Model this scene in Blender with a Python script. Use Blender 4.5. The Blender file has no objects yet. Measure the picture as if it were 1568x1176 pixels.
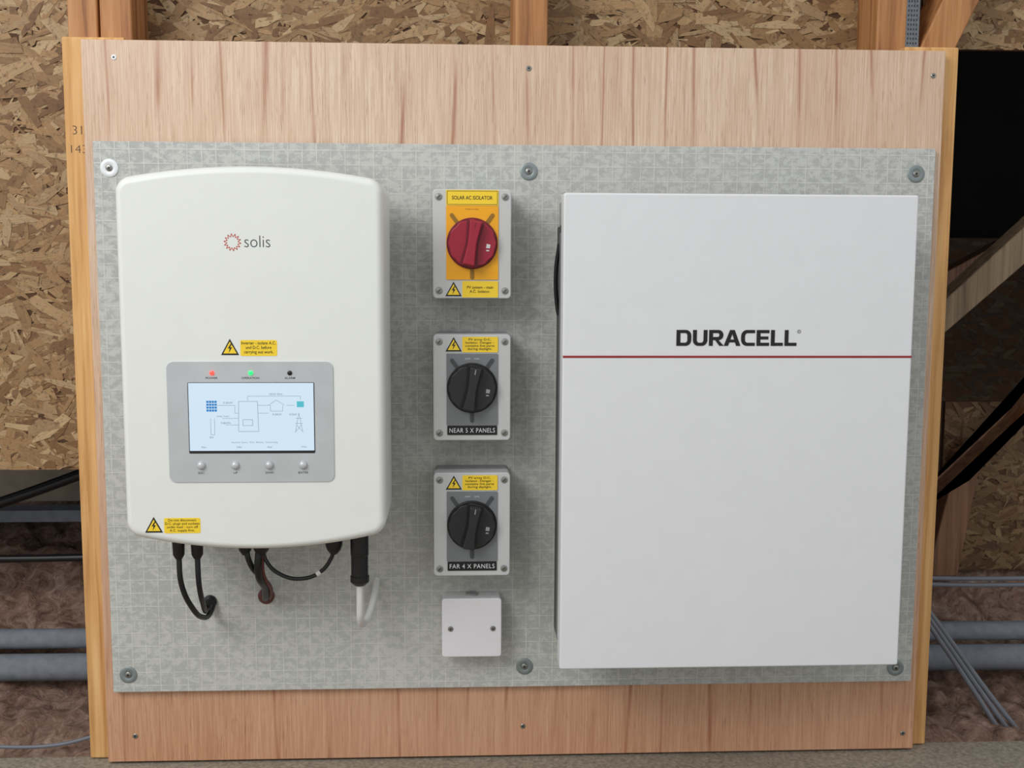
import bpy, bmesh, math, random
import numpy as np
from mathutils import Matrix, Vector
random.seed(7)
sc=bpy.context.scene
sc.view_settings.view_transform='Standard'
COL=bpy.context.collection

# ---------------------------------------------------------------- helpers
def lin(c):
    return tuple(((v/255)/12.92 if v/255<=.04045 else ((v/255+.055)/1.055)**2.4) for v in c)+(1,)

class N:
    def __init__(s,name):
        s.m=bpy.data.materials.new(name);s.m.use_nodes=True
        s.t=s.m.node_tree;s.b=s.t.nodes['Principled BSDF']
    def n(s,typ,**kw):
        x=s.t.nodes.new(typ)
        for k,v in kw.items(): setattr(x,k,v)
        return x
    def l(s,a,b): s.t.links.new(a,b)
    def coords(s,scale=(1,1,1),rot=(0,0,0),src='Object'):
        tc=s.n('ShaderNodeTexCoord');mp=s.n('ShaderNodeMapping')
        mp.inputs['Scale'].default_value=scale;mp.inputs['Rotation'].default_value=rot
        s.l(tc.outputs[src],mp.inputs['Vector']);return mp.outputs['Vector']
    def noise(s,vec,scale,detail=4,rough=.5,dist=0):
        x=s.n('ShaderNodeTexNoise');x.inputs['Scale'].default_value=scale;x.inputs['Detail'].default_value=detail
        x.inputs['Roughness'].default_value=rough;x.inputs['Distortion'].default_value=dist
        s.l(vec,x.inputs['Vector']);return x.outputs['Fac']
    def ramp(s,fac,stops):
        r=s.n('ShaderNodeValToRGB');e=r.color_ramp.elements
        while len(e)<len(stops): e.new(.5)
        for i,(p,c) in enumerate(stops): e[i].position=p;e[i].color=c
        s.l(fac,r.inputs[0]);return r.outputs[0]
    def mix(s,fac,a,b,mode='MIX'):
        x=s.n('ShaderNodeMix',data_type='RGBA',blend_type=mode)
        for v,i in((fac,0),(a,6),(b,7)):
            if hasattr(v,'is_linked'): s.l(v,x.inputs[i])
            else: x.inputs[i].default_value=v
        return x.outputs[2]
    def math(s,op,a,b=0.0):
        x=s.n('ShaderNodeMath',operation=op)
        for v,i in((a,0),(b,1)):
            if hasattr(v,'is_linked'): s.l(v,x.inputs[i])
            else: x.inputs[i].default_value=v
        return x.outputs[0]
    def bump(s,h,st,d=.001):
        b=s.n('ShaderNodeBump');b.inputs['Strength'].default_value=st;b.inputs['Distance'].default_value=d
        s.l(h,b.inputs['Height']);s.l(b.outputs[0],s.b.inputs['Normal'])
    def set(s,col=None,rough=None,metal=None):
        if col is not None:
            if hasattr(col,'is_linked'): s.l(col,s.b.inputs['Base Color'])
            else: s.b.inputs['Base Color'].default_value=col
        if rough is not None: s.b.inputs['Roughness'].default_value=rough
        if metal is not None: s.b.inputs['Metallic'].default_value=metal
        return s.m
G=lambda v:(v,v,v,1)

def plain(name,rgb,rough=.5,metal=0,var=.04,scale=30,bump=0):
    m=N(name);v=m.coords();f=m.noise(v,scale,5)
    c=lin(rgb);a=tuple(x*(1-var) for x in c[:3])+(1,);b=tuple(min(1,x*(1+var)) for x in c[:3])+(1,)
    m.set(m.ramp(f,[(.3,a),(.7,b)]),rough,metal)
    if bump: m.bump(m.noise(v,900,2),bump,.0004)
    return m.m

M={}
M['inv_white']=plain('inverter_paint',(231,234,230),.42,var=.01,bump=.05)
M['bat_white']=plain('cabinet_powder_coat',(226,228,231),.38,var=.012,bump=.15)
M['silver']=plain('silver_fascia',(196,200,203),.35,.2)
M['black']=plain('black_plastic',(22,22,24),.4,var=.1)
M['knobblack']=plain('black_knob_plastic',(38,39,42),.33,var=.05)
M['knobred']=plain('red_knob_plastic',(158,26,52),.35,var=.05)
M['knobred2']=plain('red_knob_dark',(112,14,34),.4,var=.05)
M['knobblack2']=plain('black_knob_dark',(16,16,18),.4,var=.05)
M['grey']=plain('enclosure_grey',(200,202,202),.5,var=.02)
M['greyback']=plain('enclosure_base_grey',(156,157,157),.55,var=.02)
M['plate']=plain('plate_dark_grey',(122,125,128),.5,var=.03)
M['plateyellow']=plain('plate_yellow',(246,174,20),.45,var=.02)
M['stickeryellow']=plain('sticker_yellow',(250,214,50),.4,var=.01)
M['ink']=plain('ink_black',(18,18,20),.5,var=.02)
M['inkgrey']=plain('ink_grey',(70,74,80),.5)
M['screenink']=plain('screen_ink',(120,140,160),.5)
M['pencil']=plain('pencil_graphite',(74,56,40),.6)
M['inkred']=plain('ink_red',(196,66,40),.5)
M['stripe']=plain('stripe_red',(152,50,54),.45)
M['white']=plain('white_plastic',(230,230,233),.35,var=.01)
M['whitecable']=plain('white_cable',(220,220,218),.4)
M['steel']=plain('screw_steel',(150,150,145),.35,.85)
M['dark']=plain('recess_dark',(40,40,42),.6)
M['washer']=plain('washer_galvanised',(140,150,150),.45,.5,var=.1)
M['washerbright']=plain('washer_bright',(232,236,238),.4,.1)
M['slot']=plain('slot_grey',(70,73,76),.5)
M['sloty']=plain('slot_olive',(150,110,30),.5)
M['foam']=plain('pipe_foam',(120,126,134),.85,var=.15,scale=60)
M['gcable']=plain('grey_cable',(112,116,124),.5)
M['cabinet_back']=plain('cabinet_body_black',(28,30,33),.45)
M['redcable']=plain('red_cable',(96,44,40),.5)
M['galv']=plain('nail_plate',(120,125,130),.4,.8,var=.2,scale=200)
M['membrane']=plain('membrane',(158,146,130),.8,var=.35,scale=9)

def emis(name,rgb,st,base=None):
    m=N(name);m.set(lin(base or rgb),.2)
    m.b.inputs['Emission Color'].default_value=lin(rgb);m.b.inputs['Emission Strength'].default_value=st;return m.m
M['lcd']=emis('lcd_glow',(208,228,244),.86,(90,100,110))
M['lcdline']=emis('lcd_line',(150,172,194),.7,(60,60,60))
M['lcdblue']=emis('lcd_blue',(40,130,200),.8,(20,60,90))
M['lcdcyan']=emis('lcd_cyan',(90,200,210),.8,(20,60,90))
M['ledr']=emis('led_red',(255,70,60),1.6)
M['ledg']=emis('led_green',(40,220,110),1.3)

# plywood (vertical grain)
def ply_mat():
    m=N('plywood_veneer')
    v=m.coords((1,1,.022));fine=m.noise(v,420,9,.72)
    v2=m.coords((1,1,.05));mid=m.noise(v2,70,5,.6,.2)
    v3=m.coords((1,1,1));big=m.noise(m.coords((1,1,.35)),4,3)
    c=m.ramp(fine,[(.33,lin((176,142,116))),(.48,lin((212,184,158))),(.64,lin((240,222,202)))])  # grain tones; the pale streaks here and below also paint in sheen
    c2=m.ramp(mid,[(.3,lin((192,156,130))),(.52,lin((216,188,162))),(.75,lin((238,218,196)))])
    c=m.mix(.40,c,c2)
    vw=m.coords((1,1,.085))
    w=m.n('ShaderNodeTexWave',wave_type='BANDS',bands_direction='X');m.l(vw,w.inputs['Vector'])
    w.inputs['Scale'].default_value=5.5;w.inputs['Distortion'].default_value=8;w.inputs['Detail'].default_value=1.5;w.inputs['Detail Scale'].default_value=1.2
    ln=m.ramp(w.outputs['Fac'],[(0,G(1)),(.008,G(.5)),(.035,G(0))])
    msk=m.ramp(m.noise(v3,5,2),[(.42,G(.1)),(.56,G(.8))])
    c=m.mix(m.mix(1,ln,msk,'MULTIPLY'),c,lin((160,102,76)))
    pv=m.coords((1,1,.05));p=m.noise(pv,700,2,.5)
    c=m.mix(m.ramp(p,[(.62,G(0)),(.72,G(.5))]),c,lin((150,108,84)))
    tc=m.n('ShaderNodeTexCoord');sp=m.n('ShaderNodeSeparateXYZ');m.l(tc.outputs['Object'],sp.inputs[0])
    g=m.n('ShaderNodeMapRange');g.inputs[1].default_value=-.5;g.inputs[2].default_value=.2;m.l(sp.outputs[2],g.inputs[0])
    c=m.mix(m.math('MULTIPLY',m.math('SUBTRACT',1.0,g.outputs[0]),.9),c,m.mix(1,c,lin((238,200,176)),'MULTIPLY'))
    c=m.mix(m.ramp(big,[(.38,G(0)),(.7,G(.32))]),c,lin((208,166,138)))
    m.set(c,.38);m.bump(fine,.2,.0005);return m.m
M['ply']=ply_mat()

def pine(name,c1,c2,c3,axis='z'):
    m=N(name);s={'z':(1,1,.04),'x':(.04,1,1)}[axis]
    v=m.coords(s);f=m.noise(v,90,6,.6,.4);k=m.noise(m.coords((1,1,.3)),9,2)
    c=m.ramp(f,[(.3,lin(c1)),(.5,lin(c2)),(.72,lin(c3))])
    kn=m.ramp(k,[(.7,G(0)),(.76,G(.8))])
    c=m.mix(kn,c,lin((110,62,30)))
    m.set(c,.6);m.bump(f,.3,.0008);return m.m
M['pine']=pine('pine_batten',(184,130,72),(216,166,104),(234,192,132))
M['rafter']=pine('rafter_timber',(128,80,44),(174,120,72),(198,146,96))
M['beamgrey']=pine('old_truss_timber',(96,80,60),(136,116,90),(160,140,112))
M['beamred']=pine('aged_timber',(92,60,42),(130,92,66),(152,112,82))

# cement board
def cement():
    m=N('cement_board');v=m.coords()
    vs=m.coords((.8,1,1.15))
    a=m.noise(vs,95,9,.66,.15)
    b=m.noise(v,9,4,.6,.5)
    s=m.math('ADD',m.math('MULTIPLY',a,.78),m.math('MULTIPLY',b,.22))
    c=m.ramp(s,[(.42,lin((175,177,174))),(.495,lin((180,182,179))),(.515,lin((194,196,192))),(.60,lin((199,201,196)))])
    fine=m.noise(v,380,4)
    c=m.mix(.25,c,m.ramp(fine,[(.3,G(.34)),(.7,G(.66))]),'OVERLAY')
    tc=m.n('ShaderNodeTexCoord');sp=m.n('ShaderNodeSeparateXYZ');m.l(tc.outputs['Object'],sp.inputs[0])
    def gl(o,off,w):
        f=m.math('FRACT',m.math('MULTIPLY',m.math('ADD',o,m.math('MULTIPLY',m.math('SUBTRACT',m.noise(v,12,2),.5),.002)),50.0))
        return m.math('LESS_THAN',m.math('ABSOLUTE',m.math('SUBTRACT',f,off)),w)
    brk=m.ramp(m.noise(v,40,4),[(.38,G(.25)),(.60,G(.85))])
    dk=m.math('MAXIMUM',gl(sp.outputs[0],.57,.03),gl(sp.outputs[2],.43,.03))
    c=m.mix(m.mix(1,dk,m.mix(1,brk,G(.5),'MULTIPLY'),'MULTIPLY'),c,lin((160,162,160)))
    grid=m.math('MAXIMUM',gl(sp.outputs[0],.5,.036),gl(sp.outputs[2],.5,.036))
    c=m.mix(m.mix(1,grid,brk,'MULTIPLY'),c,lin((212,213,208)))
    lg=m.noise(v,2.0,2)
    c=m.mix(m.ramp(lg,[(.35,G(0)),(.7,G(.30))]),c,lin((198,197,188)))
    m.set(c,.75);m.bump(s,.12,.001);return m.m
M['cement']=cement()

def osb_mat(name,k=1.0):
    m=N(name);at=m.n('ShaderNodeAttribute',attribute_name='Col')
    uv=m.n('ShaderNodeUVMap');mp=m.n('ShaderNodeMapping');mp.inputs['Scale'].default_value=(40,900,1)
    m.l(uv.outputs[0],mp.inputs[0]);f=m.noise(mp.outputs[0],1,4,.6)
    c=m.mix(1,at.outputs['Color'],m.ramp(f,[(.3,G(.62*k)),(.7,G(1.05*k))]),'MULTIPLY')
    sp=m.noise(m.coords(),140,6,.7)
    c=m.mix(m.ramp(sp,[(.34,G(.7)),(.46,G(0))]),c,lin((70,44,24)))
    m.set(c,.62);m.bump(f,.3,.0006);return m.m
M['osb']=osb_mat('osb_strands')
M['osbdark']=osb_mat('osb_strands_shaded',.5)  # same strands, darkened to paint in the dimness of the loft void
M['osbcore']=plain('osb_core',(84,56,32),.8,var=.3)
M['darkwall']=plain('void_shade_dark',(26,22,20),.9,var=.3,scale=5)  # near-black colour, paints the shade of the enclosed void

def wool():
    m=N('mineral_wool');v=m.coords();a=m.noise(v,30,12,.75,1.2);b=m.noise(v,7,4)
    c=m.ramp(a,[(.32,lin((66,46,38))),(.45,lin((150,118,100))),(.58,lin((196,164,146))),(.72,lin((240,222,206)))])
    c=m.mix(m.ramp(b,[(.42,G(0)),(.7,G(.45))]),c,lin((124,88,74)))
    m.set(c,.95);m.bump(a,1,.012);return m.m
M['wool']=wool()
def chip():
    m=N('chipboard_floor');v=m.coords();a=m.noise(v,160,6,.7)
    m.set(m.ramp(a,[(.3,lin((112,104,92))),(.5,lin((146,138,124))),(.7,lin((174,166,150)))]),.8);m.bump(a,.3,.001);return m.m
M['chip']=chip()

def empty(name):
    e=bpy.data.objects.new(name,None);COL.objects.link(e);e.empty_display_size=.05;return e
def add(name,me,mat,parent=None,smooth=False,bevel=0,seg=3):
    o=bpy.data.objects.new(name,me);COL.objects.link(o)
    if mat: me.materials.append(mat)
    if parent: o.parent=parent
    if bevel:
        b=o.modifiers.new('b','BEVEL');b.width=bevel;b.segments=seg;b.limit_method='ANGLE';b.angle_limit=.6
        smooth=True
        w=o.modifiers.new('w','WEIGHTED_NORMAL');w.keep_sharp=True
    if smooth:
        for p in me.polygons: p.use_smooth=True
    return o
def mesh(name,vs,fs):
    me=bpy.data.meshes.new(name);me.from_pydata(vs,[],fs);
    bm=bmesh.new();bm.from_mesh(me);bmesh.ops.recalc_face_normals(bm,faces=bm.faces);bm.to_mesh(me);bm.free();return me
def box(name,x0,x1,y0,y1,z0,z1,mat,parent=None,bevel=0):
    vs=[(x,y,z) for x in(x0,x1) for y in(y0,y1) for z in(z0,z1)]
    fs=[(0,1,3,2),(4,6,7,5),(0,4,5,1),(2,3,7,6),(0,2,6,4),(1,5,7,3)]
    return add(name,mesh(name,vs,fs),mat,parent,bevel=bevel)
def prism(name,pts,y0,y1,mat,parent=None,bevel=0,smooth=False):
    n=len(pts)
    vs=[(x,y0,z) for x,z in pts]+[(x,y1,z) for x,z in pts]
    fs=[tuple(range(n)),tuple(range(2*n-1,n-1,-1))]+[(i,(i+1)%n,n+(i+1)%n,n+i) for i in range(n)]
    return add(name,mesh(name,vs,fs),mat,parent,bevel=bevel,smooth=smooth)
def rrect(x0,x1,z0,z1,r,k=6):
    p=[]
    for cx,cz,a0 in((x1-r,z1-r,0),(x0+r,z1-r,90),(x0+r,z0+r,180),(x1-r,z0+r,270)):
        for i in range(k+1):
            a=math.radians(a0+90*i/k);p.append((cx+r*math.cos(a),cz+r*math.sin(a)))
    return p
def lathe(name,prof,c,mat,parent=None,axis='y',n=40):
    """prof: list of (radius, along); revolved around axis through c"""
    vs=[];fs=[]
    for r,a in prof:
        for i in range(n):
            t=2*math.pi*i/n
            if axis=='y': vs.append((c[0]+r*math.cos(t),c[1]+a,c[2]+r*math.sin(t)))
            else: vs.append((c[0]+r*math.cos(t),c[1]+r*math.sin(t),c[2]+a))
    for j in range(len(prof)-1):
        for i in range(n): fs.append((j*n+i,j*n+(i+1)%n,(j+1)*n+(i+1)%n,(j+1)*n+i))
    fs.append(tuple(range(n)));fs.append(tuple(range((len(prof)-1)*n,len(prof)*n)))
    o=add(name,mesh(name,vs,fs),mat,parent,smooth=True)
    e=o.modifiers.new('e','EDGE_SPLIT');e.split_angle=.6
    return o
def tube(name,pts,r,mat,parent=None,res=8):
    c=bpy.data.curves.new(name,'CURVE');c.dimensions='3D';c.bevel_depth=r;c.bevel_resolution=4;c.resolution_u=res;c.use_fill_caps=True
    s=c.splines.new('BEZIER');s.bezier_points.add(len(pts)-1)
    for b,p in zip(s.bezier_points,pts): b.co=p;b.handle_left_type=b.handle_right_type='AUTO'
    c.materials.append(mat);o=bpy.data.objects.new(name,c);COL.objects.link(o)
    if parent: o.parent=parent
    return o
def lines(name,segs,w,y,mat,parent):
    """flat ink strokes on a face at depth y; segs ((x,z),(x,z))"""
    vs=[];fs=[]
    for (a,b) in segs:
        d=Vector((b[0]-a[0],b[1]-a[1]));
        if d.length==0: continue
        d.normalize();nx,nz=-d.y*w/2,d.x*w/2;i=len(vs)
        vs+=[(a[0]+nx,y,a[1]+nz),(a[0]-nx,y,a[1]-nz),(b[0]-nx,y,b[1]-nz),(b[0]+nx,y,b[1]+nz)];fs.append((i,i+1,i+2,i+3))
    me=bpy.data.meshes.new(name);me.from_pydata(vs,[],fs);return add(name,me,mat,parent)
def text(name,body,x0,x1,z0,z1,y,mat,parent,off=0,spacing=1,line=1):
    c=bpy.data.curves.new(name,'FONT');c.body=body;c.size=1;c.offset=off;c.space_character=spacing;c.space_line=line
    c.align_x='CENTER' if '\n' in body else 'LEFT';c.resolution_u=6
    o=bpy.data.objects.new(name,c);COL.objects.link(o)
    bpy.context.view_layer.update()
    me=bpy.data.meshes.new_from_object(o.evaluated_get(bpy.context.evaluated_depsgraph_get()))
    bpy.data.objects.remove(o)
    P=np.array([v.co[:] for v in me.vertices]);mn=P.min(0);mx=P.max(0)
    sx=(x1-x0)/(mx[0]-mn[0]);sz=(z1-z0)/(mx[1]-mn[1])
    for v in me.vertices: v.co=((v.co.x-mn[0])*sx+x0,y,(v.co.y-mn[1])*sz+z0)
    return add(name,me,mat,parent)
def warn_triangle(cx,cz,w,h,y,parent):
    def tri(s,dy,m,nm):
        p=[(cx-w/2*s,cz-h*.42*s-h*.04*(1-s)),(cx+w/2*s,cz-h*.42*s-h*.04*(1-s)),(cx,cz+h*.58*s-h*.04*(1-s))]
        prism(nm,p,dy,dy+.0002,m,parent)
    tri(1,y,M['ink'],'warning_triangle_border');tri(.74,y-.0002,M['stickeryellow'],'warning_triangle_fill')
    b=[(cx+.06*w,cz+.30*h),(cx-.12*w,cz-.02*h),(cx-.01*w,cz+.0*h),(cx-.07*w,cz-.28*h),(cx+.12*w,cz+.06*h),(cx+.01*w,cz+.05*h),(cx+.1*w,cz+.27*h)]
    prism('warning_bolt',b,y-.0004,y-.0002,M['ink'],parent)
def screw(name,x,z,y,r,parent,mat=None):
    lathe(name,[(r,0),(r,-.0012),(r*.8,-.0018)],(x,y,z),mat or M['steel'],parent,n=20)
    for a in(.4,.4+math.pi/2):
        lines(name+'_cross',[((x-r*.5*math.cos(a),z-r*.5*math.sin(a)),(x+r*.5*math.cos(a),z+r*.5*math.sin(a)))],r*.28,y-.0019,M['dark'],parent)

# ---------------------------------------------------------------- boards
FZ=-.517
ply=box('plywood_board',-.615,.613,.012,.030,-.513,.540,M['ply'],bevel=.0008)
for i,(x,z) in enumerate([(-.570,.516),(.010,.508),(.596,.505),(-.574,-.473),(.007,-.467),(.596,-.488)]):
    screw('ply_screw_%d'%i,x,z,.0125,.0038,ply,M['washerbright'] if i==0 else M['steel'])
cb=box('cement_board',-.6,.6,0,.0103,-.4,.4,M['cement'],bevel=.001)
for i,(x,z) in enumerate([(-.578,.363),(.010,.363),(.572,.364),(-.577,-.373),(.008,-.368),(.575,-.378)]):
    lathe('washer_%d'%i,[(.0125,0),(.0125,-.0012),(.0115,-.0018),(.0062,-.0018),(.005,-.001)],(x,0,z),M['washerbright'] if i==0 else M['washer'],cb,n=32)
    screw('washer_screw_%d'%i,x,z,-.001,.0045,cb)

def timber(name,x0,x1,y0,y1,z0,z1,mat): return box(name,x0,x1,y0,y1,z0,z1,mat,bevel=.003)
tb=timber('timber_batten',-.648,-.560,.031,.079,FZ+.001,.547,M['pine'])
text('pencil_mark_a','31',-.6370,-.6240,.4120,.4240,.0306,M['pencil'],tb,off=-.02)
text('pencil_mark_b','143',-.6400,-.6180,.3860,.3970,.0306,M['pencil'],tb,off=-.02)
timber('timber_batten',.560,.641,.031,.079,FZ+.001,.549,M['pine'])
timber('timber_post',-.655,-.612,.081,.169,FZ+.002,1.05,M['rafter'])
timber('timber_post',-.609,-.563,.081,.169,FZ+.002,1.05,M['rafter'])
timber('timber_post',-.010,.042,.081,.169,FZ+.002,1.05,M['rafter'])
st=timber('timber_post',.536,.600,.081,.169,FZ+.002,1.05,M['rafter'])
prism('diagonal_brace',[(.601,.55),(.655,.55),(.82,.90),(.755,.90)],.082,.168,M['rafter'],st,bevel=.003)
box('nail_plate',.580,.600,.0802,.0808,.545,.63,M['galv'],st)
for i in range(4):
    for j in range(12): box('nail_tooth',.5825+i*.0042,.5840+i*.0042,.0797,.0802,.548+j*.0068,.551+j*.0068,M['dark'],st)

# ---------------------------------------------------------------- OSB sheets with real strands
def osb(name,x0,x1,z0,z1,y,mat,seed,tone=(1,1,1),dens=9000):
    rng=np.random.default_rng(seed)
    core=box(name,x0,x1,y,y+.012,z0,z1,M['osbcore'])
    n=int((x1-x0)*(z1-z0)*dens)
    pal=[lin(c)[:3] for c in((188,154,108),(176,140,94),(196,164,120),(158,122,80),(180,144,98),(144,106,66),(208,180,136))]
    V=[];F=[];C=[];U=[]
    for i in range(n):
        L=rng.uniform(.025,.090) if rng.random()<.75 else rng.uniform(.008,.025);W=rng.uniform(.003,.020);a=rng.normal(0,.5) if rng.random()<.8 else rng.uniform(-1.6,1.6)
        cx=rng.uniform(x0,x1);cz=rng.uniform(z0,z1);yy=y-.0001-.0022*rng.random()
        ca,sa=math.cos(a),math.sin(a)
        sk=rng.uniform(-.5,.5)*W
        loc=[(-L/2,-W/2*rng.uniform(.1,1)),(-L*.1,-W/2),(L/2,-W/2*rng.uniform(0,1)+sk),(L/2*rng.uniform(.75,1),W/2*rng.uniform(.1,1)+sk),(L*.05,W/2),(-L/2*rng.uniform(.75,1),W/2*rng.uniform(.0,1))]
        b=len(V);tl=rng.normal(0,.010)
        for u,v in loc:
            V.append((min(max(cx+u*ca-v*sa,x0),x1),yy+u*tl,min(max(cz+u*sa+v*ca,z0),z1)))
            U.append((u+i*.37,v+i*.11))
        F.append(tuple(range(b,b+6)))
        p=pal[rng.integers(len(pal))];k=rng.uniform(.8,1.05)
        C.append((p[0]*k*tone[0],p[1]*k*tone[1],p[2]*k*tone[2],1))
    me=bpy.data.meshes.new(name+'_strands');me.from_pydata(V,[],F)
    at=me.color_attributes.new('Col','FLOAT_COLOR','CORNER')
    at.data.foreach_set('color',np.repeat(np.array(C),6,axis=0).ravel())
    uv=me.uv_layers.new();uv.data.foreach_set('uv',np.array(U).ravel())
    add(name+'_strands',me,mat,core);return core
osb('wall_back',-1.35,.64,-.098,1.05,.172,M['osb'],1,(.88,.85,.83))
osb('wall_back_upper',.642,1.35,.572,1.05,.172,M['osb'],2,(.85,.82,.8))
osb('wall_far',.5,2.1,-.95,.30,1.50,M['osbdark'],3,(.4,.36,.32),1500)  # dark tone paints in the shade of the void
# ---------------------------------------------------------------- loft shell
box('floor',-3,3,-4.5,.040,FZ-.022,FZ,M['chip'])
box('floor_joist_void',-3,3,.041,2.0,-1.02,-1.0,M['darkwall'])
box('light_blocker_top',-2.2,2.2,.19,2.0,1.06,1.08,M['darkwall'])  # added, with the three panels below, to block world light behind the OSB
box('light_blocker_rear',-2.2,2.2,1.75,1.77,-1,1.06,M['darkwall'])
box('light_blocker_left',-2.2,-2.18,.19,1.75,-1,1.06,M['darkwall'])
box('light_blocker_right',2.18,2.2,.19,1.75,-1,1.06,M['darkwall'])

def quilt(xa,xb):
    nx,ny=150,100
    from mathutils import noise
    vs=[];fs=[]
    for j in range(ny):
        y=.045+1.0*j/(ny-1)
        base=np.interp(y,[.045,.2,.32,.42,.52,.7,1.05],[-.555,-.530,-.52,-.44,-.35,-.32,-.34])
        for i in range(nx):
            x=xa+(xb-xa)*i/(nx-1)
            h=noise.fractal(Vector((x*6,y*6,1.3)),1,2,6)*.034+abs(noise.noise(Vector((x*24,y*24,4))))*.022+noise.noise(Vector((x*70,y*70,4)))*.006
            if y<.1: h*=(y-.03)/.07
            vs.append((x,y+noise.noise(Vector((x*14,y*14,9)))*.012,base+h))
    for j in range(ny-1):
        for i in range(nx-1):
            a=j*nx+i;fs.append((a,a+1,a+nx+1,a+nx))
    me=bpy.data.meshes.new('q');me.from_pydata(vs,[],fs);return add('insulation_blanket',me,M['wool'],smooth=True)
quilt(-2.1,-.657);quilt(.645,2.1)
tube('insulated_pipe',[(-2.1,.315,-.424),(0,.32,-.430),(2.1,.315,-.438)],.0175,M['foam'])
tube('insulated_pipe',[(-2.1,.30,-.470),(0,.30,-.474),(2.1,.30,-.480)],.0235,M['foam'])
e=empty('roof_membrane')
prism('membrane_sheet',[(-2.0,-.235),(-.62,-.235),(-.62,-.17),(-.75,-.155),(-.95,-.16),(-2.0,-.13)],.56,.565,M['membrane'],e)
box('eaves_tray',-2.0,-.62,.50,.55,-.262,-.240,M['foam'],e)
tube('black_pipe',[(-1.4,.40,-.33),(-.95,.42,-.215),(-.70,.45,-.13),(-.60,.46,-.10)],.010,M['black'])
tube('black_pipe',[(-1.4,.38,-.29),(-.9,.38,-.30),(-.60,.38,-.295)],.007,M['black'])
prism('truss_timber',[(.742,.165),(.742,.105),(1.30,.60),(1.30,.69)],.28,.33,M['beamgrey'],bevel=.003)
prism('truss_timber',[(.78,-.20),(.845,-.16),(1.25,.36),(1.25,.26)],.36,.41,M['beamred'],bevel=.003)
prism('truss_timber',[(.80,-.36),(.86,-.36),(.90,-.10),(.85,-.12)],.415,.45,M['beamred'],bevel=.003)
prism('truss_timber',[(.60,-.02),(.60,-.10),(1.7,.50),(1.7,.58)],.90,.95,M['beamred'],bevel=.003)
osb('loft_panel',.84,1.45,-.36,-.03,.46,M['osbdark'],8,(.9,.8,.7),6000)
for k in range(2):
    tube('electric_cable',[(.60,.30,-.322-.010*k),(.85,.30,-.330-.012*k),(1.5,.32,-.325-.010*k)],.0042,M['gcable'])
for k in range(3):
    tube('electric_cable',[(.630+.004*k,.17,-.27),(.695+.010*k,.155,-.367-.002*k),(.765+.013*k,.145,-.468-.003*k),(.828+.018*k,.13,-.566)],.0042,M['gcable'])
tube('electric_cable',[(-.66,.10,-.510),(-.72,.09,-.520),(-.85,.09,-.52)],.003,M['gcable'])

# ---------------------------------------------------------------- inverter
inv=empty('solar_inverter')
def inv_outline(i):
    x0,x1=-.517+i,-.1845-i;zt,zb=.3365-i,-.1155+i;r=.017-min(i,.008);sag_t,sag_b=.0165,.0205
    p=[];K=8;xm=(x0+x1)/2
    def arc(x,s): return s*(1-((x-xm)/((x1-x0)/2))**2)
    for k in range(K+1):
        a=math.radians(90*k/K);x=x1-r+r*math.cos(a);p.append((x,zt-r+r*math.sin(a)+arc(x,sag_t)))
    for k in range(1,24):
        x=(x1-r)+(x0-x1+2*r)*k/24;p.append((x,zt+arc(x,sag_t)))
    for k in range(K+1):
        a=math.radians(90+90*k/K);x=x0+r+r*math.cos(a);p.append((x,zt-r+r*math.sin(a)+arc(x,sag_t)))
    for k in range(K+1):
        a=math.radians(180+90*k/K);x=x0+r+r*math.cos(a);p.append((x,zb+r+r*math.sin(a)-arc(x,sag_b)))
    for k in range(1,24):
        x=(x0+r)+(x1-x0-2*r)*k/24;p.append((x,zb-arc(x,sag_b)))
    for k in range(K+1):
        a=math.radians(270+90*k/K);x=x1-r+r*math.cos(a);p.append((x,zb+r+r*math.sin(a)-arc(x,sag_b)))
    return p
secs=[(-.05,.006),(-.055,.001),(-.06,0),(-.178,.0),(-.183,.0010),(-.187,.0032),(-.1893,.0062),(-.19,.0095)]
vs=[];fs=[]
for y,i in secs: vs+=[(x,y,z) for x,z in inv_outline(i)]
n=len(inv_outline(0))
for s in range(len(secs)-1):
    for k in range(n): fs.append((s*n+k,s*n+(k+1)%n,(s+1)*n+(k+1)%n,(s+1)*n+k))
fs+=[tuple(range(n)),tuple(range((len(secs)-1)*n,len(secs)*n))]
o=add('inverter_shell',mesh('inverter_shell',vs,fs),M['inv_white'],inv,smooth=True)
w=o.modifiers.new('w','WEIGHTED_NORMAL')
box('wall_bracket',-.47,-.23,-.05,-.0005,-.06,.30,M['greyback'],inv,.003)
for k in range(14): box('heatsink_fin',-.46+k*.0168,-.457+k*.0168,-.051,-.012,-.09,.31,M['plate'],inv)
yf=-.19
prism('display_fascia',rrect(-.4585,-.2495,-.046,.109,.009),yf-.0015,yf+.001,M['silver'],inv,bevel=.0004)
prism('display_bezel',rrect(-.4325,-.2735,-.0085,.0825,.0015),yf-.0020,yf,M['knobblack'],inv)
prism('display_screen',rrect(-.4315,-.2745,-.0050,.0818,.0005),yf-.0024,yf-.001,M['lcd'],inv)
ys=yf-.0026
def IX(p): return -.4305+(p-290)*.000812
def IZ(p): return .0810-(p-587)*.000838
L=lambda *q:[((IX(q[i]),IZ(q[i+1])),(IX(q[i+2]),IZ(q[i+3]))) for i in range(0,len(q)-2,2)]
lines('screen_lines',L(333,620,360,620,360,632,365,632)+L(395,620,414,620)+L(440,620,452,620)+L(380,613,380,606,462,606,462,612)+L(340,640,365,640)+L(345,650,365,650)+L(395,632,412,632),.0005,ys,M['lcdline'],inv)
lines('screen_inverter_icon',L(366,614,395,614,396,660,365,660,366,614)+L(372,642,387,642,387,651,372,651,372,642),.0006,ys,M['lcdline'],inv)
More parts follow.
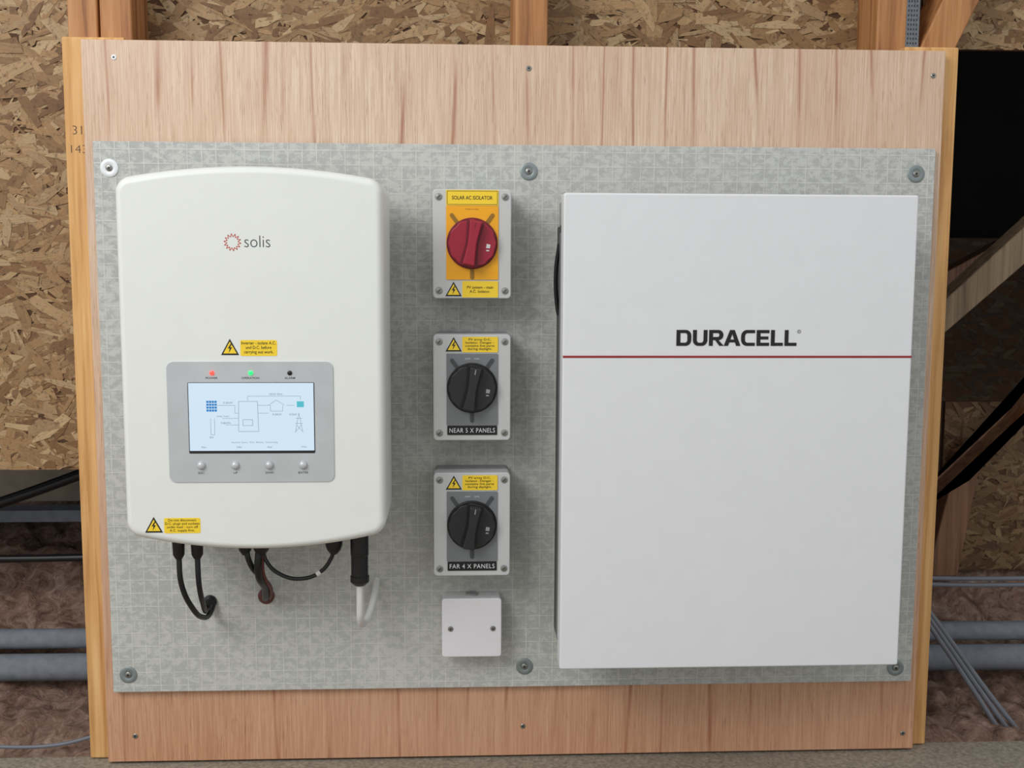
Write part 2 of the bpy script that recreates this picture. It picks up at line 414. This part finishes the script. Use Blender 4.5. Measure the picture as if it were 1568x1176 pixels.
lines('screen_pylon_icon',L(459,632,453,662)+L(459,632,465,662)+L(454,640,464,640)+L(453,648,465,648)+L(455,650,464,660)+L(463,650,454,660),.0005,ys,M['lcdline'],inv)
lines('screen_house_icon',L(412,620,424,612,437,620)+L(415,620,415,629,434,629,434,620)+L(322,640,322,665,328,665,328,640),.0005,ys,M['lcdline'],inv)
for i in range(4):
    for j in range(4):
        box('screen_panel_icon',IX(316+i*4.2),IX(319.6+i*4.2),ys-.0001,ys,IZ(616.2+j*4.4),IZ(613+j*4.4),M['lcdblue'],inv)
box('screen_meter_icon',IX(456),IX(467),ys-.0001,ys,IZ(623),IZ(614),M['lcdcyan'],inv)
for i,(b,a,c,z) in enumerate([('0.36kW',342,357,616),('230.0V 50Hz',413,434,603),('0.34kW',418,432,634),('0.92kW',444,456,634),('Daily Yield',332,350,637),('0.8kWh',338,353,647),('0V',320,326,669),('Inverter Status  Grid  Battery  Generating',354,425,677),('Menu',307,314,684),('Info',362,369,684),('Home',409,416,684),('Setup',462,470,684)]):
    text('screen_text_%d'%i,b,IX(a),IX(c),IZ(z+1.5),IZ(z-1.5),ys,M['screenink'],inv)
for nm,x,m in(('power',-.4015,'ledr'),('operation',-.353,'ledg'),('alarm',-.304,'black')):
    lathe('led_'+nm,[(.003,0),(.003,-.001),(.0018,-.0018)],(x,yf-.0015,.0945),M[m],inv,n=20)
for t,x0,x1 in(('POWER',-.4095,-.3945),('OPERATION',-.3645,-.3425),('ALARM',-.3105,-.2975)):
    text('label_'+t.lower(),t,x0,x1,.0868,.0894,yf-.0017,M['inkgrey'],inv,off=.01)
for t,x in(('ESC',-.418),('UP',-.375),('DOWN',-.332),('ENTER',-.289)):
    lathe('button_'+t.lower(),[(.0056,0),(.0056,-.0006),(.0046,-.0022),(.0044,-.0034),(.0030,-.0046),(.0012,-.005)],(x,yf-.0015,-.024),M['silver'],inv,n=28)
    w=.0016*len(t);text('label_'+t.lower(),t,x-w*.8,x+w*.8,-.0350,-.0324,yf-.0017,M['inkgrey'],inv,off=.01)
cx,cz=-.3722,.2585
pts=[]
for i in range(28):
    a=2*math.pi*i/28+.11;r=.0108 if i%2 else .0068;pts.append((cx+r*math.cos(a),cz+r*math.sin(a)))
lines('sun_logo',[(pts[i],pts[(i+1)%28]) for i in range(28)],.0008,yf-.0002,M['inkred'],inv)
text('maker_name','solis',-.3575,-.3255,.2525,.2670,yf-.0002,M['inkgrey'],inv,off=-.012)
warn_triangle(-.3785,.1258,.0225,.0205,yf-.0004,inv)
prism('warning_sticker',rrect(-.3655,-.3195,.1160,.1362,.002),yf-.0003,yf,M['stickeryellow'],inv)
text('warning_text','Inverter - isolate A.C.\nand D.C. before\ncarrying out work.',-.3640,-.3210,.1180,.1345,yf-.0005,M['ink'],inv,off=.004)
warn_triangle(-.4805,-.1028,.0225,.0205,yf-.0004,inv)
prism('warning_sticker',rrect(-.4675,-.4215,-.1125,-.0925,.002),yf-.0003,yf,M['stickeryellow'],inv)
text('warning_text','Do not disconnect\nD.C. plugs and sockets\nunder load - turn off\nA.C. supply first.',-.4662,-.4228,-.1112,-.0937,yf-.0005,M['ink'],inv,off=.004)
yc=-.10
for i,x in enumerate((-.473,-.448)):
    lathe('dc_plug_%d'%i,[(.0085,.0),(.0085,-.012),(.0105,-.013),(.0105,-.03),(.0085,-.032),(.0078,-.052),(.0045,-.058)],(x,yc,-.113),M['black'],inv,'z',24)
tube('dc_cable_1',[(-.473,yc,-.165),(-.471,yc,-.205),(-.462,-.075,-.250),(-.456,-.045,-.272),(-.452,-.02,-.276),(-.449,.001,-.262)],.0038,M['black'],inv)
tube('dc_cable_2',[(-.448,yc,-.165),(-.447,yc,-.205),(-.449,-.07,-.245),(-.455,-.030,-.268),(-.462,.001,-.270)],.0038,M['black'],inv)
lathe('cable_entry_1',[(.010,0),(.010,-.004),(.006,-.008)],(-.455,0,-.263),M['black'],inv,n=20)
for i,(x,r) in enumerate(((-.383,.009),(-.361,.011),(-.262,.0105))):
    lathe('gland_%d'%i,[(r,0),(r,-.012),(r*1.15,-.013),(r*1.15,-.032),(r*.9,-.040),(r*.45,-.046)],(x,yc,-.120),M['black'],inv,'z',12 if i else 24)
tube('battery_cable_1',[(-.383,yc,-.15),(-.378,yc,-.175),(-.366,-.06,-.215),(-.372,-.02,-.245),(-.378,.001,-.250)],.0040,M['black'],inv)
tube('battery_cable_2',[(-.363,yc,-.15),(-.366,yc,-.19),(-.364,-.06,-.225),(-.371,-.02,-.252),(-.374,.001,-.256)],.0052,M['black'],inv)
tube('battery_cable_3',[(-.358,yc,-.15),(-.361,-.095,-.19),(-.357,-.055,-.228),(-.365,-.02,-.252),(-.370,.001,-.256)],.0030,M['redcable'],inv)
lathe('cable_entry_2',[(.012,0),(.012,-.003),(.008,-.007)],(-.373,0,-.255),M['redcable'],inv,n=20)
tube('data_cable',[(-.360,yc,-.150),(-.354,yc,-.176),(-.335,yc-.004,-.193),(-.305,yc-.005,-.199),(-.280,yc-.002,-.190),(-.266,yc,-.172),(-.262,yc,-.160)],.0028,M['black'],inv)
tube('cable_tag',[(-.286,yc-.003,-.194),(-.281,yc-.002,-.1905)],.0036,M['whitecable'],inv)
lathe('ac_connector',[(.0105,0),(.0105,-.012),(.0125,-.013),(.0125,-.055),(.0118,-.056),(.0118,-.084),(.013,-.085),(.013,-.093),(.008,-.098)],(-.227,yc,-.112),M['black'],inv,'z',28)
tube('ac_cable',[(-.227,yc,-.205),(-.227,yc,-.238),(-.2275,yc+.008,-.262),(-.226,-.070,-.276),(-.219,-.045,-.270),(-.213,-.022,-.248),(-.211,.001,-.232)],.0050,M['whitecable'],inv)

# ---------------------------------------------------------------- battery cabinet
bat=empty('battery_cabinet')
prism('front_cover',rrect(.0455,.5120,-.313,.3245,.0035),-.160,-.125,M['bat_white'],bat,bevel=.0028)
box('cabinet_body',.0515,.5055,-.126,-.002,-.3085,.285,M['cabinet_back'],bat,.002)
box('cabinet_head',.0515,.5055,-.126,-.03,.285,.318,M['greyback'],bat,.002)
box('side_rail',.0495,.0530,-.100,-.060,-.300,.275,M['plate'],bat,.0005)
tube('side_cable',[(.051,-.04,.26),(.047,-.035,.22),(.050,-.03,.17),(.052,-.03,.16)],.003,M['black'],bat)
box('red_stripe',.0462,.5113,-.1604,-.1590,.1108,.1138,M['stripe'],bat)
def glyphs(word,x0,x1,z0,z1,y,parent):
    t=.27;h=.2
    def arcp(cx,cz,rx,rz,a0,a1,n=10): return [(cx+rx*math.cos(math.radians(a0+(a1-a0)*k/n)),cz+rz*math.sin(math.radians(a0+(a1-a0)*k/n))) for k in range(n+1)]
    S={}
    S['D']=(1.02,[[(0,0),(0,1)]+arcp(.64,.62,.38,.38,90,0)+arcp(.64,.38,.38,.38,0,-90)],[[(t,h),(t,1-h)]+arcp(.60,.62,.15,.18,90,0)+arcp(.60,.38,.15,.18,0,-90)])
    S['U']=(1.0,[[(0,1)]+arcp(.38,.36,.38,.36,180,270)+arcp(.62,.36,.38,.36,270,360)+[(1.0,1),(1.0-t,1)]+arcp(.58,.38,.15,.18,0,-90)+arcp(.42,.38,.15,.18,270,180)+[(t,1)]],[])
    S['R']=(1.02,[[(0,0),(0,1)]+arcp(.66,.68,.33,.32,90,-90)+[(1.04,0),(.72,0),(.42,.36),(t,.36),(t,0)]],[[(t,.80),(.60,.80)]+arcp(.60,.68,.11,.12,90,-90)+[(t,.56)]])
    S['A']=(1.16,[[(0,0),(.42,1),(.74,1),(1.16,0),(.86,0),(.77,.22),(.39,.22),(.30,0)]],[[(.455,.40),(.705,.40),(.58,.74)]])
    S['C']=(.96,[[(.96,0)]+arcp(.40,.40,.40,.40,270,180)+arcp(.40,.60,.40,.40,180,90)+[(.96,1),(.96,1-h)]+arcp(.44,.60,.17,.20,90,180)+arcp(.44,.40,.17,.20,180,270)+[(.96,h)]],[])
    S['E']=(.88,[[(0,0),(0,1),(.88,1),(.88,1-h),(t,1-h),(t,.595),(.82,.595),(.82,.405),(t,.405),(t,h),(.88,h),(.88,0)]],[])
    S['L']=(.84,[[(0,0),(0,1),(t,1),(t,h),(.84,h),(.84,0)]],[])
    adv=[];x=0
    for i,ch in enumerate(word):
        adv.append(x);x+=S[ch][0]+(.0 if (ch in'RA' and i+1<len(word) and word[i+1] in 'AR') else (.03 if ch=='A' else .11))
    tot=x-.11;sx=(x1-x0)/tot;sz=z1-z0
    for i,ch in enumerate(word):
        cu=bpy.data.curves.new('letter_'+ch,'CURVE');cu.dimensions='2D';cu.fill_mode='BOTH'
        for poly in S[ch][1]+S[ch][2]:
            s=cu.splines.new('POLY');s.points.add(len(poly)-1);s.use_cyclic_u=True
            for q,(a,b) in zip(s.points,poly): q.co=(a*sx,b*sz,0,1)
        o=bpy.data.objects.new('t',cu);COL.objects.link(o);bpy.context.view_layer.update()
        me=bpy.data.meshes.new_from_object(o.evaluated_get(bpy.context.evaluated_depsgraph_get()));bpy.data.objects.remove(o)
        for v in me.vertices: v.co=(v.co.x+x0+adv[i]*sx,y,v.co.y+z0)
        me.materials.clear();add('letter_'+ch,me,M['ink'],parent)
glyphs('DURACELL',.1955,.3555,.1268,.1478,-.1606,bat)
lines('registered_mark',[((.3585+.0022*math.cos(a),.1458+.0022*math.sin(a)),(.3585+.0022*math.cos(a+.7),.1458+.0022*math.sin(a+.7))) for a in [k*.6981 for k in range(9)]],.0005,-.1606,M['ink'],bat)
text('registered_letter','R',.3577,.3593,.1448,.1468,-.1606,M['ink'],bat)

# ---------------------------------------------------------------- isolators
def isolator(cz,kind,label=None,cx=-.0715):
    e=empty('isolator_switch')
    w,h=.054,.0745
    prism('enclosure_base',rrect(cx-w+.001,cx+w-.001,cz-h+.001,cz+h-.001,.005),-.034,-.0005,M['greyback'],e,bevel=.001)
    prism('enclosure_lid',rrect(cx-w,cx+w,cz-h,cz+h,.0055),-.065,-.0355,M['grey'],e,bevel=.0016)
    for sx in(-1,1):
        for sz in(-1,1):
            X=cx+sx*.0455;Z=cz+sz*.064
            lathe('screw_recess',[(.0052,0),(.0052,-.0006)],(X,-.0648,Z),M['greyback'],e,n=24)
            lathe('lid_screw',[(.0040,0),(.0040,-.0006),(.003,-.0009)],(X,-.0653,Z),M['steel'],e,n=20)
            lines('lid_screw_slot',[((X-.002,Z-.002),(X+.002,Z+.002))],.0011,-.0664,M['dark'],e)
    y=-.0655
    x0,x1=cx-.0355,cx+.0360
    if kind=='yellow':
        kb,kd,sl,win=M['knobred'],M['knobred2'],M['sloty'],M['whitecable'];kz=cz+.001
        prism('legend_plate',rrect(x0,x1,cz-.0485,cz+.0520,.001),y-.0010,y+.001,M['plateyellow'],e)
        prism('title_label',rrect(x0,x1,cz+.0525,cz+.0735,.001),y-.0008,y+.001,M['stickeryellow'],e)
        lines('title_border',[((x0+.0015,cz+.054),(x1-.0015,cz+.054)),((x0+.0015,cz+.072),(x1-.0015,cz+.072)),((x0+.0015,cz+.054),(x0+.0015,cz+.072)),((x1-.0015,cz+.054),(x1-.0015,cz+.072))],.0005,y-.0011,M['ink'],e)
        text('title_text','SOLAR AC ISOLATOR',x0+.008,x1-.008,cz+.0605,cz+.0655,y-.0011,M['ink'],e,off=.006)
        text('plate_text','Made in Italy',cx-.009,cx+.009,cz+.0462,cz+.0485,y-.0013,M['sloty'],e)
        sz0,sz1=cz-.0735,cz-.0500;wt='PV system - main\nA.C. Isolator.'
    else:
        kb,kd,sl,win=M['knobblack'],M['knobblack2'],M['slot'],M['greyback'];kz=cz+.000
        prism('legend_plate',rrect(x0,x1,cz-.0525,cz+.0475,.001),y-.0010,y+.001,M['plate'],e)
        prism('name_label',rrect(x0+.001,x1-.001,cz-.0665,cz-.0535,.0006),y-.0008,y+.001,M['ink'],e)
        text('name_text',label,x0+.004,x1-.004,cz-.0632,cz-.0568,y-.0011,M['white'],e,spacing=1.1)
        sz0,sz1=cz+.0490,cz+.0715;wt='PV array D.C.\nIsolator. Danger -\ncontains live parts\nduring daylight.'
    prism('warning_backing',rrect(x0,x1,sz0,sz1,.001),y-.0004,y+.001,M['grey'],e)
    prism('warning_sticker',rrect(cx-.0135,x1,sz0+.0005,sz1-.0005,.0015),y-.0007,y+.001,M['stickeryellow'],e)
    if kind=='yellow': text('warning_text',wt,cx-.007,x1-.007,sz0+.007,sz1-.007,y-.0010,M['ink'],e,off=.004)
    else: text('warning_text',wt,cx-.0095,x1-.005,sz0+.003,sz1-.0025,y-.0010,M['ink'],e,off=.004)
    warn_triangle(cx-.0255,(sz0+sz1)/2-.0012,.0225,.0200,y-.0008,e)
    for a,r0,r1 in((math.radians(126),.030,.0485),(math.radians(54),.030,.0485),(math.radians(270),.030,.0475)):
        ca,sa=math.cos(a),math.sin(a);nx,nz=-sa*.0026,ca*.0026
        pts=[(cx+ca*r0+nx,kz+sa*r0+nz),(cx+ca*r1+nx,kz+sa*r1+nz),(cx+ca*(r1+.0018),kz+sa*(r1+.0018)),(cx+ca*r1-nx,kz+sa*r1-nz),(cx+ca*r0-nx,kz+sa*r0-nz)]
        prism('position_mark',pts,y-.0022,y,sl,e)
    if kind!='yellow':
        text('plate_text','OFF    ON',cx-.010,cx+.010,kz+.0395,kz+.0415,y-.0013,M['white'],e)
    lathe('knob_collar',[(.0350,0),(.0350,-.0030),(.0335,-.0042)],(cx,y-.0008,kz),kd,e,n=56)
    pts=[]
    for i in range(120):
        a=2*math.pi*i/120;r=.0322*(1+.018*math.cos(a*12));pts.append((cx+r*math.cos(a),kz+r*math.sin(a)))
    prism('knob_disc',pts,y-.0110,y-.003,kb,e,bevel=.0012)
    rot=math.radians(-10)
    def R(px,pz): return (cx+px*math.cos(rot)-pz*math.sin(rot),kz+px*math.sin(rot)+pz*math.cos(rot))
    gl=[(-.0085,.0305),(.0085,.0305),(.0068,.012),(.0060,0),(.0068,-.012),(.0085,-.0305),(-.0085,-.0305),(-.0068,-.012),(-.0060,0),(-.0068,.012)]
    gw=[R(a*1.5,b) for a,b in gl]
    prism('grip_recess',gw,y-.0113,y-.010,kd,e)
    prism('knob_grip',[R(a,b*.98) for a,b in gl],y-.0265,y-.010,kb,e,bevel=.002)
    prism('padlock_window',[R(a,b) for a,b in((.0195,-.0030),(.0250,-.0025),(.0250,.0025),(.0195,.0030))],y-.0115,y-.010,win,e,bevel=.0003)
    prism('padlock_loop',[R(a,b) for a,b in((.0205,-.0070),(.0245,-.0065),(.0245,-.0048),(.0205,-.0052))],y-.0115,y-.010,win,e)
    lines('knob_arrow',[(R(0,.021),R(0,.028))],.0012,y-.0267,M['greyback'] if kind!='yellow' else kd,e)
    return e
isolator(.2590,'yellow')
isolator(.0605,'grey','NEAR 5 X PANELS')
isolator(-.1345,'grey','FAR 4 X PANELS')

# ---------------------------------------------------------------- junction box
jb=empty('junction_box')
prism('box_base',rrect(-.1140,-.0285,-.3390,-.2525,.004),-.026,-.0005,M['white'],jb,bevel=.001)
prism('box_lid',rrect(-.1148,-.0278,-.3398,-.2517,.0045),-.035,-.0265,M['white'],jb,bevel=.0018)
lathe('knockout',[(.009,0),(.009,-.003)],(-.0713,-.013,-.2500),M['greyback'],jb,'z',24)
for x in(-.1022,-.0405):
    lathe('screw_seat',[(.0042,0),(.0042,-.0004)],(x,-.035,-.297),M['greyback'],jb,n=20)
    screw('lid_screw',x,-.297,-.0352,.0030,jb)

# ---------------------------------------------------------------- light
w=bpy.data.worlds.new('World');sc.world=w;w.use_nodes=True
bg=w.node_tree.nodes['Background'];bg.inputs[0].default_value=(.965,.98,1.0,1);bg.inputs[1].default_value=.72
def area(name,loc,tgt,size,power,col):
    l=bpy.data.lights.new(name,'AREA');l.shape='RECTANGLE';l.size=size[0];l.size_y=size[1];l.energy=power;l.color=col
    o=bpy.data.objects.new(name,l);COL.objects.link(o);o.location=loc
    o.rotation_euler=(Vector(tgt)-Vector(loc)).to_track_quat('-Z','Y').to_euler();return o
area('daylight_window',(-1.7,-2.1,1.7),(.1,0,0),(1.4,1.2),44,(1,.985,.96))

# ---------------------------------------------------------------- camera
Rw=np.array([[0.99884,-0.04788,0.00446],[-0.00104,-0.11425,-0.99345],[0.04808,0.9923,-0.11416]])
cam=bpy.data.cameras.new('camera');co=bpy.data.objects.new('camera',cam);COL.objects.link(co)
cam.sensor_width=36;cam.lens=36*1735/1600;cam.clip_start=.01
m=Matrix(((Rw[0][0],-Rw[1][0],-Rw[2][0],-.09026),(Rw[0][1],-Rw[1][1],-Rw[2][1],-1.60354),(Rw[0][2],-Rw[1][2],-Rw[2][2],.24257),(0,0,0,1)))
co.matrix_world=m
sc.camera=co
